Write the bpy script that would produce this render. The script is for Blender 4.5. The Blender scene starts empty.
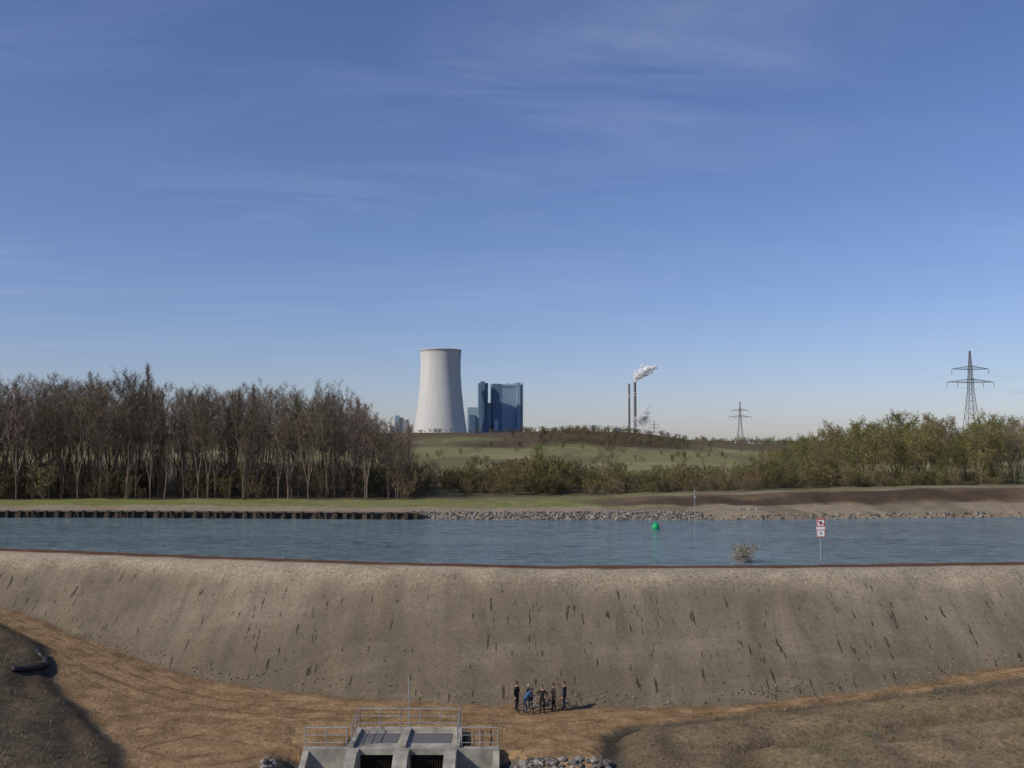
import bpy, math, random, bmesh
import numpy as np
from mathutils import Vector, Matrix
random.seed(7); rng=np.random.default_rng(7)
sc=bpy.context.scene
R=math.radians
# ------------------------------------------------------------------ noise
_T=np.random.default_rng(3).random((256,256))
def vn(x,y,s=0):
    x=np.asarray(x,float)+s*17.3; y=np.asarray(y,float)+s*9.7
    xi=np.floor(x).astype(int); yi=np.floor(y).astype(int)
    fx=x-xi; fy=y-yi; fx=fx*fx*(3-2*fx); fy=fy*fy*(3-2*fy)
    a=_T[xi&255,yi&255]; b=_T[(xi+1)&255,yi&255]; c=_T[xi&255,(yi+1)&255]; d=_T[(xi+1)&255,(yi+1)&255]
    return (a*(1-fx)+b*fx)*(1-fy)+(c*(1-fx)+d*fx)*fy-0.5
def fbm(x,y,s=0,o=4):
    t=0; a=1
    for i in range(o):
        t=t+a*vn(np.asarray(x)*2**i,np.asarray(y)*2**i,s+i); a*=.5
    return t
def ss(a,b,x):
    t=np.clip((np.asarray(x,float)-a)/(b-a),0,1); return t*t*(3-2*t)
def table(pts,sm=8.0):
    xs=np.arange(-400,400.5,1.0); p=np.array(pts,float)
    v=np.interp(xs,p[:,0],p[:,1]); k=np.exp(-0.5*(np.arange(-30,31)/(sm/2))**2); k/=k.sum()
    vp=np.pad(v,30,mode='edge'); v=np.convolve(vp,k,'valid')
    return lambda q: np.interp(q,xs,v)
Cx=table([(-400,190),(-120,117),(-48,94),(-22.5,86.5),(-1,81),(19,81),(43,83.5),(120,94),(400,140)],10)
Lx=table([(-400,7),(-60,5.5),(-43,4),(-32,1.9),(-22.6,.35),(-14,0),(14,0),(25,.8),(37,2),(60,3.4),(100,5),(400,6)],5)
Fx=table([(-400,158),(-200,152),(-60,150.5),(-14,147),(30,146),(76,151.5),(200,158),(400,165)],10)
Ex=table([(-400,0),(4,0),(25,1.0),(78,2.1),(400,2.2)],8)
Rg=table([(-400,17),(-150,20),(-48,21.0),(-10,21.2),(30,22.4),(62,21.2),(95,16.5),(150,14.5),(400,13)],14)
YL=lambda y: np.interp(y,[0,48,55.3,68.3,74.7,78.5,84,100],[-8,-17,-21,-30.5,-34.5,-40,-56,-120])
YR=lambda x: np.interp(x,[-50,5,8,19,35,60,100,400],[57,61,63.5,66.2,68.4,70,72,80])
def masks(x,y):
    w=fbm(x*.25,y*.25,5,3)*.9
    dl=YL(y)-x+w
    dr=np.minimum(YR(x)-y,(x-5.1)*1.0)+w*.6
    return dl,dr
def terrain(x,y,full=False):
    x=np.asarray(x,float); y=np.asarray(y,float)
    C=Cx(x)+fbm(x*.15,y*0,2,2)*.3; d=y-C; Yc=C-3.5
    dl,dr=masks(x,y)
    lower=Lx(x)*ss(20,60,y)
    lower=lower+.3*ss(0,1.4,dl)+.25*ss(1.5,9,dl)+ss(.5,3,dl)*fbm(x*.3,y*.3,1,5)*.7
    lower=lower-.45*np.exp(-((dr-.7)/.55)**2)+.5*ss(1.2,3.0,dr)-.5*np.exp(-((dr-7.5)/1.1)**2)*ss(8,14,x)+.35*ss(8,11,dr)+ss(1.5,4,dr)*fbm(x*.3,y*.5,4,4)*.5
    lower=lower+fbm(x*.5,y*.5,6,4)*.10
    zl=7.5-(Yc-y)/1.42+fbm(x*.3,y*.12,8,4)*.34*ss(0,4,Yc-y)
    top=7.5+fbm(x*.4,y*.4,9,3)*.08
    sl_=np.minimum(zl,99); kk=.8
    hh=np.clip(.5+.5*(top-sl_)/kk,0,1); up=top*(1-hh)+sl_*hh-kk*hh*(1-hh)
    near=np.maximum(lower,up)
    inner=((y<57.7)|((y<60.8)&(x>-9.3)&(x<-2.9)))
    od=np.maximum(np.maximum(-10.2-x,x+2.4),0)
    cut1=np.where(inner,np.maximum(-2.6,-2.6+od/1.2),99)
    od2=np.maximum(np.maximum(-13-x,x-5),0)
    cut2=np.where(y<56,np.maximum(-2.6,-(56-y)*.7)+od2*1.0,99)
    near=np.minimum(near,np.minimum(cut1,cut2))
    inn=np.clip(7.5-(d-.3)/1.8,3.8,7.5)
    z=np.where(d<0.3,near,inn)
    f=y-Fx(x); lft=ss(-12,-16,x)
    zr=np.interp(f,[-12,-6,0,1.8,8,14],[3.8,4.4,6.0,6.9,7.35,7.5])
    zw=np.interp(f,[-12,.05,.45,8,14],[3.8,3.8,6.95,7.35,7.5])
    zf=zr*(1-lft)+zw*lft
    e=Ex(x)
    zf=zf+e*(ss(10,17,f+fbm(x*.1,y*.05,11,3)*3))*(1-ss(27,40,f))+ss(2,6,f)*fbm(x*.2,y*.2,12,4)*.3
    P=np.interp(y,[190,300,350,420,480,560,800,1300,9000],[0,.24,.38,.64,1,1,.35,.2,.1])
    xx=np.clip(x,-399,399)
    zf=zf+P*(Rg(xx)-7.5)+ss(250,420,y)*fbm(x*.02,y*.02,13,4)*1.6
    z=np.where(f>-12,zf,z)
    if full: return z,d,f,dl,dr,lower-sl_,Yc-y
    return z
def tz(x,y): return float(terrain(np.array([x]),np.array([y]))[0])
def tzv(a,b): return terrain(np.array(a),np.array(b))
# ------------------------------------------------------------------ material helper
def new_mat(name):
    m=bpy.data.materials.new(name); m.use_nodes=True
    nt=m.node_tree; b=nt.nodes['Principled BSDF']; return m,nt,b
def N(nt,t,**k):
    n=nt.nodes.new(t)
    for a,v in k.items(): setattr(n,a,v)
    return n
def simple(name,col,rough=.8,metal=0,var=.25,scale=3.0,bump=0.0,objrand=0.0,coord='Object'):
    m,nt,b=new_mat(name); L=nt.links
    tc=N(nt,'ShaderNodeTexCoord'); no=N(nt,'ShaderNodeTexNoise'); no.inputs['Scale'].default_value=scale; no.inputs['Detail'].default_value=6 if bump>0 else 1
    L.new(tc.outputs[coord],no.inputs['Vector'])
    mr=N(nt,'ShaderNodeMapRange'); mr.inputs['From Min'].default_value=.3; mr.inputs['From Max'].default_value=.7
    mr.inputs['To Min'].default_value=1-var; mr.inputs['To Max'].default_value=1+var
    L.new(no.outputs['Fac'],mr.inputs['Value'])
    hs=N(nt,'ShaderNodeHueSaturation'); hs.inputs['Color'].default_value=(*col,1)
    if objrand>0:
        oi=N(nt,'ShaderNodeObjectInfo'); m2=N(nt,'ShaderNodeMapRange')
        m2.inputs['To Min'].default_value=1-objrand; m2.inputs['To Max'].default_value=1+objrand
        L.new(oi.outputs['Random'],m2.inputs['Value'])
        mu=N(nt,'ShaderNodeMath',operation='MULTIPLY'); L.new(mr.outputs[0],mu.inputs[0]); L.new(m2.outputs[0],mu.inputs[1])
        L.new(mu.outputs[0],hs.inputs['Value'])
        m3=N(nt,'ShaderNodeMath',operation='MULTIPLY_ADD'); L.new(oi.outputs['Random'],m3.inputs[0]); m3.inputs[1].default_value=-.05; m3.inputs[2].default_value=.525
        L.new(m3.outputs[0],hs.inputs['Hue'])
    else: L.new(mr.outputs[0],hs.inputs['Value'])
    L.new(hs.outputs[0],b.inputs['Base Color'])
    b.inputs['Roughness'].default_value=rough; b.inputs['Metallic'].default_value=metal
    b.inputs['Specular IOR Level'].default_value=.3 if objrand==0 else 0.0
    if bump>0:
        bp=N(nt,'ShaderNodeBump'); bp.inputs['Distance'].default_value=bump; L.new(no.outputs['Fac'],bp.inputs['Height']); L.new(bp.outputs[0],b.inputs['Normal'])
    return m
# ------------------------------------------------------------------ mesh builder
class MB:
    def __init__(s): s.v=[]; s.f=[]; s.m=[]
    def face(s,pts,m=0):
        i=len(s.v); s.v.extend([tuple(p) for p in pts]); s.f.append(tuple(range(i,i+len(pts)))); s.m.append(m)
    def box(s,lo,hi,m=0,rot=0,piv=(0,0)):
        i=len(s.v); c,sn=math.cos(rot),math.sin(rot)
        for z in (lo[2],hi[2]):
            for x,y in ((lo[0],lo[1]),(hi[0],lo[1]),(hi[0],hi[1]),(lo[0],hi[1])):
                X,Y=x-piv[0],y-piv[1]
                s.v.append((piv[0]+X*c-Y*sn,piv[1]+X*sn+Y*c,z))
        for q in ((3,2,1,0),(4,5,6,7),(0,1,5,4),(1,2,6,5),(2,3,7,6),(3,0,4,7)):
            s.f.append(tuple(i+k for k in q)); s.m.append(m)
    def prism(s,prof,x0,x1,m=0):
        n=len(prof); i=len(s.v)
        for x in (x0,x1):
            for y,z in prof: s.v.append((x,y,z))
        s.f.append(tuple(range(i,i+n))); s.m.append(m)
        s.f.append(tuple(range(i+2*n-1,i+n-1,-1))); s.m.append(m)
        for k in range(n):
            k2=(k+1)%n; s.f.append((i+k2,i+k,i+n+k,i+n+k2)); s.m.append(m)
    def tube(s,p0,p1,r0,r1=None,n=6,m=0,cap=True):
        r1=r0 if r1 is None else r1
        p0=Vector(p0); p1=Vector(p1); d=p1-p0
        if d.length<1e-6: return
        d.normalize(); a=Vector((0,0,1)) if abs(d.z)<.9 else Vector((1,0,0))
        u=d.cross(a).normalized(); w=d.cross(u); i=len(s.v)
        for p,r in ((p0,r0),(p1,r1)):
            for k in range(n):
                t=2*math.pi*k/n; q=p+(u*math.cos(t)+w*math.sin(t))*r; s.v.append((q.x,q.y,q.z))
        for k in range(n):
            k2=(k+1)%n; s.f.append((i+k,i+k2,i+n+k2,i+n+k)); s.m.append(m)
        if cap:
            s.f.append(tuple(range(i+n-1,i-1,-1))); s.m.append(m); s.f.append(tuple(range(i+n,i+2*n))); s.m.append(m)
    def lathe(s,prof,c=(0,0,0),n=24,m=0):
        i=len(s.v)
        for r,z in prof:
            for k in range(n):
                t=2*math.pi*k/n
                s.v.append((c[0]+r*math.cos(t),c[1]+r*math.sin(t),c[2]+z))
        for j in range(len(prof)-1):
            for k in range(n):
                k2=(k+1)%n; s.f.append((i+j*n+k,i+j*n+k2,i+(j+1)*n+k2,i+(j+1)*n+k)); s.m.append(m)
    def add(s,v,f,m=0):
        i=len(s.v); s.v.extend([tuple(p) for p in v])
        for q in f: s.f.append(tuple(i+k for k in q)); s.m.append(m)
    def mesh(s,name,mats,smooth=False):
        me=bpy.data.meshes.new(name); me.from_pydata(s.v,[],s.f)
        for m in mats: me.materials.append(m)
        me.polygons.foreach_set('material_index',s.m)
        if smooth: me.polygons.foreach_set('use_smooth',[True]*len(s.f))
        me.update(); return me
    def obj(s,name,mats,parent=None,smooth=False):
        o=bpy.data.objects.new(name,s.mesh(name,mats,smooth)); sc.collection.objects.link(o)
        if parent: o.parent=parent
        return o
def empty(name,loc=(0,0,0)):
    e=bpy.data.objects.new(name,None); e.location=loc; sc.collection.objects.link(e); return e
def put(name,me,loc,rz=0,s=1,parent=None):
    o=bpy.data.objects.new(name,me); o.location=loc; o.rotation_euler=(0,0,rz); o.scale=(s,s,s) if not isinstance(s,tuple) else s
    sc.collection.objects.link(o)
    if parent: o.parent=parent
    return o
bm=bmesh.new(); bmesh.ops.create_icosphere(bm,subdivisions=1,radius=1)
IV=np.array([v.co[:] for v in bm.verts]); IF=[tuple(v.index for v in f_.verts) for f_ in bm.faces]; bm.free()
bm=bmesh.new(); bmesh.ops.create_icosphere(bm,subdivisions=2,radius=1)
IV2=np.array([v.co[:] for v in bm.verts]); IF2=[tuple(v.index for v in f_.verts) for f_ in bm.faces]; bm.free()
conc=simple('concrete',(.31,.29,.245),.85,var=.35,scale=1.4,bump=.012)
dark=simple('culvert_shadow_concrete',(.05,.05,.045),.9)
galv=simple('galvanised_steel',(.36,.37,.38),.5,.4,var=.15)
blk=simple('black_rubber',(.02,.02,.02),.5)
# ------------------------------------------------------------------ people (built first)
def skin_mesh(V,E,Rd,sub=1):
    me=bpy.data.meshes.new('t'); me.from_pydata(V,E,[]); o=bpy.data.objects.new('t',me); sc.collection.objects.link(o)
    md=o.modifiers.new('s','SKIN'); md.use_smooth_shade=True
    sv=me.skin_vertices[0].data
    for i,r_ in enumerate(Rd): sv[i].radius=r_ if isinstance(r_,tuple) else (r_,r_)
    sv[0].use_root=True
    if sub: ms=o.modifiers.new('ss','SUBSURF'); ms.levels=sub; ms.render_levels=sub
    dg=bpy.context.evaluated_depsgraph_get(); ev=o.evaluated_get(dg); m2=ev.to_mesh()
    vv=[tuple(v.co) for v in m2.vertices]; ff=[tuple(p.vertices) for p in m2.polygons]; ev.to_mesh_clear()
    bpy.data.objects.remove(o); return vv,ff
skinm=simple('skin',(.45,.27,.19),.6,var=.08,scale=8)
def person(name,loc,face,jacket,trouser,hair,h=1.76,arms=('down','down'),lean=0.,stride=.0,headyaw=0,longhair=False,cap_=None):
    k=h/1.76
    J={'pel':(0,0,.96),'sp':(0,-.02-lean*.1,1.15),'ch':(0,-lean*.28,1.36-lean*.06),'nb':(0,-lean*.42,1.50-lean*.12),'nk':(0,-lean*.50-.01,1.58-lean*.16),
       'hl':(-.10,0,.90),'hr':(.10,0,.90),'kl':(-.12,-.03-stride*.16,.50),'kr':(.12,-.03+stride*.08,.50),'al':(-.13,.03-stride*.22,.10),'ar':(.13,.03+stride*.26,.10),'tl':(-.15,-.15-stride*.22,.045),'tr':(.15,-.15+stride*.26,.045)}
    ch=Vector(J['ch'])
    hands=[]
    for s_,tag,mode in ((-1,'l',arms[0]),(1,'r',arms[1])):
        sh=ch+Vector((s_*.185,0,.075)); J['s'+tag]=tuple(sh)
        if mode=='down': el=sh+Vector((s_*.06,.03,-.29)); wr_=el+Vector((s_*.01,-.07,-.25)); hd=Vector((0,-.05,-1))
        elif mode=='hip': el=sh+Vector((s_*.20,.07,-.22)); wr_=el+Vector((-s_*.15,-.08,-.15)); hd=Vector((-s_*.7,-.3,-.5))
        elif mode=='bars': el=sh+Vector((s_*.07,-.14,-.24)); wr_=el+Vector((0,-.24,-.06)); hd=Vector((0,-1,-.2))
        else: el=sh+Vector((s_*.08,-.03,-.27)); wr_=el+Vector((-s_*.14,-.22,.05)); hd=Vector((-s_*.8,-.5,.1))
        J['e'+tag]=tuple(el); J['w'+tag]=tuple(wr_); hands.append((wr_,hd.normalized(),s_))
    Rd={'pel':(.165,.125),'sp':(.15,.115),'ch':(.185,.13),'nb':(.085,.075),'nk':(.058,.058),'hl':.105,'hr':.105,'kl':.07,'kr':.07,'al':.05,'ar':.05,'tl':.042,'tr':.042,'sl':.075,'sr':.075,'el':.052,'er':.052,'wl':.036,'wr':.036}
    names=list(J); E=[('pel','sp'),('sp','ch'),('ch','nb'),('nb','nk'),('pel','hl'),('pel','hr'),('hl','kl'),('hr','kr'),('kl','al'),('kr','ar'),('al','tl'),('ar','tr'),('ch','sl'),('ch','sr'),('sl','el'),('sr','er'),('el','wl'),('er','wr')]
    V,Fc=skin_mesh([J[n] for n in names],[(names.index(a),names.index(b2)) for a,b2 in E],[Rd[n] for n in names],1)
    lab={('pel','sp'):0,('sp','ch'):0,('ch','nb'):0,('nb','nk'):2,('pel','hl'):1,('pel','hr'):1,('hl','kl'):1,('hr','kr'):1,('kl','al'):1,('kr','ar'):1,('al','tl'):4,('ar','tr'):4,('ch','sl'):0,('ch','sr'):0,('sl','el'):0,('sr','er'):0,('el','wl'):0,('er','wr'):0}
    mb=MB()
    mb.v=list(V)
    for fc in Fc:
        c_=sum((Vector(V[i]) for i in fc),Vector())/len(fc); best=9; l_=0
        for e,l2 in lab.items():
            a=Vector(J[e[0]]); b2=Vector(J[e[1]]); t_=max(0,min(1,(c_-a).dot(b2-a)/(b2-a).length_squared)); dd=(a+(b2-a)*t_-c_).length
            if dd<best: best=dd; l_=l2
        if l_==1 and c_.z>.88: l_=0
        mb.f.append(fc); mb.m.append(l_)
    for (w_,hd,s_) in hands:
        side=hd.cross(Vector((0,0,1))); side=side.normalized() if side.length>.2 else Vector((0,-1,0))
        nrm=hd.cross(side).normalized()
        pv_,pf_=skin_mesh([tuple(w_-hd*.03),tuple(w_+hd*.04),tuple(w_+hd*.085)],[(0,1),(1,2)],[.028,.034,.034],1); mb.add(pv_,pf_,2)
        for j,(o_,ln) in enumerate(((-.03,.062),(-.01,.075),(.01,.07),(.03,.055))):
            p0=w_+hd*.075+side*o_; p1=p0+hd*ln*.55-nrm*.004; p2=p1+hd*ln*.4+nrm*s_*.02
            a,b2=skin_mesh([tuple(p0),tuple(p1),tuple(p2)],[(0,1),(1,2)],[.010,.009,.007],0); mb.add(a,b2,2)
        p0=w_+hd*.03+side*.03; p1=p0+side*.03+hd*.03; p2=p1+hd*.03
        a,b2=skin_mesh([tuple(p0),tuple(p1),tuple(p2)],[(0,1),(1,2)],[.012,.010,.008],0); mb.add(a,b2,2)
    nk=Vector(J['nk']); hc=nk+Vector((0,-.02,.115)); cy,sy=math.cos(headyaw),math.sin(headyaw)
    def hp(p): return (hc.x+p[0]*cy-p[1]*sy,hc.y+p[0]*sy+p[1]*cy,hc.z+p[2])
    nu,nv=18,14; hv=[]
    for j in range(nv+1):
        ph=math.pi*j/nv
        for i in range(nu):
            th_=2*math.pi*i/nu; X_=.076*math.sin(ph)*math.cos(th_); Y_=.095*math.sin(ph)*math.sin(th_); Z_=.12*math.cos(ph)
            if Z_<0: X_*=1+.9*Z_*2; Y_*=1+.5*Z_*2
            if Y_<-.03 and abs(X_)<.02 and -.04<Z_<.01: Y_-=.022*(1-abs(X_)/.02)
            if Y_<-.03 and .0<Z_<.03 and .018<abs(X_)<.05: Y_+=.008
            hv.append((X_,Y_,Z_))
    hf_=[]
    for j in range(nv):
        for i in range(nu):
            i2=(i+1)%nu; hf_.append((j*nu+i,(j+1)*nu+i,(j+1)*nu+i2,j*nu+i2))
    mb.add([hp(p) for p in hv],hf_,2)
    hv2=[]; keep=[]
    for p in hv: hv2.append((p[0]*1.1,p[1]*1.09+.006,p[2]*1.07+.004))
    for fc in hf_:
        c_=[sum(hv2[i][a] for i in fc)/4 for a in range(3)]
        lim=-.03 if c_[1]>0 else .055
        if longhair and c_[1]>-.01: lim=-.13
        if c_[2]>lim - (.05 if abs(c_[0])>.06 and c_[1]<0.02 else 0): keep.append(fc)
    mb.add([hp(p) for p in hv2],keep,3)
    if longhair: mb.add([hp((a*.07,.075,-c_*.1)) for c_ in (0,1,2) for a in (-1,0,1)],[(0,1,4,3),(1,2,5,4),(3,4,7,6),(4,5,8,7)],3)
    bmv=lambda s_:[hp((s_*.079+q[0]*.012,.005+q[1]*.02,-.002+q[2]*.03)) for q in IV.tolist()]
    mb.add(bmv(-1),IF,2); mb.add(bmv(1),IF,2)
    for s_ in (-1,1): mb.add([hp((s_*.031+q[0]*.011,-.083+q[1]*.01,.012+q[2]*.008)) for q in IV.tolist()],IF,5)
    mb.face([hp((-.024,-.0815,-.055)),hp((.024,-.0815,-.055)),hp((.018,-.0825,-.064)),hp((-.018,-.0825,-.064))],6)
    if cap_:
        mb.add([hp((p[0]*1.16,p[1]*1.13,max(p[2],.05)*1.1)) for p in hv],[fc for fc in hf_ if sum(hv[i][2] for i in fc)/4>.03],7)
        mb.face([hp((-.06,-.08,.06)),hp((.06,-.08,.06)),hp((.045,-.165,.05)),hp((-.045,-.165,.05))],7)
    mats=[jacket,trouser,skinm,hair,shoe,eyem,lipm,cap_ or jacket]
    e=empty(name,(loc[0],loc[1],tz(*loc)-.0)); e.rotation_euler=(0,0,face); e.scale=(k,k,k)
    o=mb.obj('body',mats,e,True); return e
shoe=simple('shoe',(.03,.025,.02),.6); eyem=simple('eye',(.05,.04,.035),.3); lipm=simple('lips',(.3,.12,.1),.6)
navy=simple('navy_jacket',(.018,.022,.04),.8); blackj=simple('black_jacket',(.014,.014,.016),.7); bluej=simple('blue_jacket',(.03,.08,.19),.7); greyj=simple('grey_jacket',(.05,.05,.055),.8); brj=simple('brown_jacket',(.04,.028,.022),.8)
jean=simple('jeans',(.022,.03,.05),.85); blkt=simple('black_trousers',(.014,.014,.016),.85); 
hb=simple('brown_hair',(.05,.03,.018),.6); hg=simple('grey_hair',(.25,.24,.22),.7); hk=simple('dark_hair',(.02,.015,.012),.6); capm=simple('cap_cloth',(.03,.03,.035),.9)
person('standing_person',(.30,66.2),R(60),blackj,blkt,hk,1.84,('down','fold'),0,.1,.2)
person('standing_person',(.84,65.7),R(100),bluej,jean,hb,1.70,('bars','bars'),.9,.4,0)
person('standing_person',(1.22,66.6),R(-150),greyj,jean,hg,1.60,('fold','down'),.5,.2,.3,True)
person('standing_person',(1.95,65.6),R(-20),blackj,blkt,hk,1.74,('hip','hip'),.05,.1,-.3)
person('standing_person',(2.72,66.0),R(-75),brj,blkt,hb,1.76,('fold','down'),.05,.25,0,False,capm)
person('standing_person',(3.42,66.2),R(-110),navy,jean,hk,1.82,('down','down'),0,.5,.2)
def bicycle(loc,rz,colr):
    e=empty('bicycle',(loc[0],loc[1],tz(*loc)+.005)); e.rotation_euler=(R(6),0,rz); q=MB()
    def wheel(cx):
        n=28
        for k_ in range(n):
            a=2*math.pi*k_/n; b2=2*math.pi*(k_+1)/n
            q.tube((cx+.34*math.cos(a),0,.35+.34*math.sin(a)),(cx+.34*math.cos(b2),0,.35+.34*math.sin(b2)),.018,n=5,m=1,cap=False)
            if k_%2==0: q.tube((cx,0,.35),(cx+.33*math.cos(a),0,.35+.33*math.sin(a)),.002,n=3,m=2,cap=False)
        q.tube((cx,-.05,.35),(cx,.05,.35),.02,m=2)
    wheel(-.52); wheel(.52)
    BB=(-.08,0,.30); ST=(-.22,0,.78); HT=(.34,0,.82); HB=(.38,0,.68)
    for a,b2,r_ in ((BB,ST,.016),(ST,HT,.016),(BB,HB,.019),(HT,HB,.02),(BB,(-.52,.0,.35),.011),(ST,(-.52,0,.35),.009),(HB,(.52,0,.35),.013)): q.tube(a,b2,r_,n=6,m=0)
    q.tube(ST,(-.26,0,.95),.013,m=2); q.box((-.39,-.06,.95),(-.15,.06,1.0),1); q.tube(HT,(.31,0,.98),.013,m=2); q.tube((.31,-.29,1.0),(.31,.29,1.0),.014,m=2)
    q.tube((.31,-.29,1.0),(.24,-.31,1.0),.017,m=1); q.tube((.31,.29,1.0),(.24,.31,1.0),.017,m=1)
    q.tube((-.08,-.07,.30),(-.08,.07,.30),.04,n=10,m=2); q.tube((-.08,.07,.30),(-.02,.09,.15),.01,m=2); q.tube((-.08,-.07,.30),(-.14,-.09,.45),.01,m=2); q.box((-.06,.07,.13),(.02,.16,.15),1); q.box((-.18,-.16,.44),(-.10,-.07,.46),1)
    q.obj('frame_and_wheels',[colr,blk,galv],e)
bicycle((1.15,65.35),R(8),simple('silver_bike_paint',(.3,.3,.32),.35)); bicycle((3.0,66.85),R(-15),simple('dark_red_bike_paint',(.12,.02,.02),.35))
# ------------------------------------------------------------------ GROUND
g=lambda a,b,n: np.geomspace(a,b,n)
xs=np.concatenate([-g(200,9000,30)[::-1],np.arange(-198,-70,2.0),np.arange(-70,70,.38),np.arange(70,200,2.0),g(200,9000,30)])
ys=np.concatenate([-g(4,600,14)[::-1],np.arange(0,44,2.0),np.arange(44,96,.33),np.arange(96,140,1.5),np.arange(140,185,.5),np.arange(185,260,2.5),np.arange(260,620,7.0),g(620,12000,40)])
X,Y=np.meshgrid(xs,ys); x=X.ravel(); y=Y.ravel()
z,d,f,dl,dr,lo,sl=terrain(x,y,True)
nx=len(xs); ny=len(ys)
idx=np.arange(nx*ny).reshape(ny,nx)
F=np.stack([idx[:-1,:-1].ravel(),idx[:-1,1:].ravel(),idx[1:,1:].ravel(),idx[1:,:-1].ravel()],1)
me=bpy.data.meshes.new('ground')
me.vertices.add(nx*ny); me.vertices.foreach_set('co',np.stack([x,y,z],1).ravel())
me.loops.add(F.size); me.loops.foreach_set('vertex_index',F.ravel())
me.polygons.add(len(F)); me.polygons.foreach_set('loop_start',np.arange(0,F.size,4)); me.polygons.foreach_set('loop_total',np.full(len(F),4))
me.polygons.foreach_set('use_smooth',np.ones(len(F),bool)); me.update(); me.validate()
col=np.zeros((nx*ny,3))
def lay(c,m):
    global col
    m=np.clip(m,0,1)[:,None]; col=col*(1-m)+np.array(c)*m
n1=fbm(x*.12,y*.12,20,4); n2=fbm(x*.03,y*.03,21,4); n3=fbm(x*.6,y*.6,22,3)
near=(d<.3)
lay((.20,.17,.125),np.ones_like(x))
lay((.215,.18,.13),near*1.)
lay((.145,.119,.082),near*ss(2.5,9,sl+n1*6)*.85)
lay((.25,.21,.15),near*ss(.15,.5,n2*1.3+n1*.5)*.45)
lay((.33,.28,.20),near*ss(2.8,-.6,sl+n1*2.6+n3*1.5))
inlow=(lo>0)&near
lay((.085,.066,.045),inlow*ss(0,1.2,dl))
lay((.13,.103,.066),inlow*ss(2,5,dl+n3*4)*.6)
lay((.135,.10,.064),inlow*ss(0,1,dr))
lay((.20,.15,.093),inlow*ss(2.5,5.5,dr+n1*3)*.8)
lay((.11,.10,.05),inlow*ss(2,4,dr)*ss(.15,.5,n1+n3*.3)*.35)
lay((.085,.063,.04),inlow*np.exp(-((dr-8)/1.2)**2)*ss(8,14,x)*.85)
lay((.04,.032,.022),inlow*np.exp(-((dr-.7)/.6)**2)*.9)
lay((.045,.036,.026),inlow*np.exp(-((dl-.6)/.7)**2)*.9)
lay((.10,.095,.085),near*ss(-.15,-.6,z)*(y<58))
lay((.115,.06,.037),ss(1.3,.75,np.abs(d+.75)))
lay((.07,.06,.045),(~near)&(z<5.9))
fb=(f>-3)
lay((.27,.22,.155),fb*ss(-.5,.5,f))
lay((.17,.135,.09),fb*ss(0,.3,n1+n3*.3)*ss(5,20,x)*.7)
gr=fb*ss(7.0,9.0,f+n1*3)*(1-ss(8,34,x))
lay((.165,.185,.06),gr)
lay((.22,.20,.10),gr*ss(-.05,.35,n1)*.6)
dk=ss(9.5,12,f+n1*2)*(1-ss(17.5,19.5,f))
lay((.13,.095,.06),fb*dk*ss(4,18,x)*(1-ss(84,96,x)))
lay((.075,.055,.038),fb*ss(9.5,11,f+n1*3-ss(20,75,x)*2)*(1-ss(13.5,15,f-ss(20,75,x)*2+n1*2))*ss(12,26,x)*(1-ss(78,88,x)))
lay((.165,.155,.075),fb*ss(19,24,f))
lay((.075,.055,.035),fb*ss(21,25,f+n1*4)*ss(-13,-20,x))
lay((.09,.08,.045),fb*ss(25,32,f+n1*6)*ss(-13,-5,x)*(1-ss(225,240,y))*.8)
hf=ss(215,235,y)
lay((.19,.195,.085),hf); lay((.26,.235,.13),hf*ss(-.15,.3,n2)*.8); lay((.13,.11,.06),hf*ss(.08,.3,fbm(x*.05,y*.02,30,4))*.8)
lay((.15,.14,.07),hf*ss(.0,.25,fbm(x*.15,y*.05,31,4))*.6)
lay((.085,.065,.04),hf*ss(375,415,y+n2*60)*ss(-50,-5,x+n2*40)*(1-ss(70,88,x))*.95)
lay((.10,.075,.045),hf*ss(425,450,y+n2*20)*.85*ss(600,500,y))
lay((.10,.10,.065),ss(600,900,y)*.85)
lay((.065,.05,.033),hf*ss(-30,-60,x+n2*20)*(1-ss(280,330,y))*.9)
me.attributes.new('col','FLOAT_COLOR','POINT').data.foreach_set('color',np.concatenate([col,np.ones((len(col),1))],1).ravel())
road=np.minimum(np.minimum(np.minimum(lo*1.2,-dl),-dr),(y-30)*.1)
road=np.minimum(road, np.where(z<-.35,-1,9))
road=np.where(near,road,-5)
road=np.clip(road,-5,5)
me.attributes.new('road','FLOAT','POINT').data.foreach_set('value',road)
slp=np.where(near&(lo<0),1.,0.)*ss(.3,2.5,sl)
me.attributes.new('slope','FLOAT','POINT').data.foreach_set('value',slp)
def pdist(px,py,pts):
    D=np.full(px.shape,99.)
    for (ax,ay),(bx,by) in zip(pts[:-1],pts[1:]):
        vx,vy=bx-ax,by-ay; t=np.clip(((px-ax)*vx+(py-ay)*vy)/(vx*vx+vy*vy),0,1)
        D=np.minimum(D,np.hypot(px-ax-t*vx,py-ay-t*vy))
    return D
A=[(-60,86),(-42,81.5),(-33,75),(-26,70),(-20,67),(-12,65),(-3,63.8),(6,65),(14,66.5),(20,68),(36,70.5),(60,74)]
A=np.array(A); tt=np.linspace(0,len(A)-1,60); ax_=np.interp(tt,range(len(A)),A[:,0]); ay_=np.interp(tt,range(len(A)),A[:,1])
k=np.ones(5)/5; ax_=np.convolve(np.pad(ax_,2,mode='edge'),k,'valid'); ay_=np.convolve(np.pad(ay_,2,mode='edge'),k,'valid')
sel=(y>44)&(y<96)&(np.abs(x)<70)
t1=np.full(x.shape,9.); t1[sel]=pdist(x[sel],y[sel],list(zip(ax_,ay_)))
t2=np.abs(np.hypot(x+18.5,(y-60.))-4.6)
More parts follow.
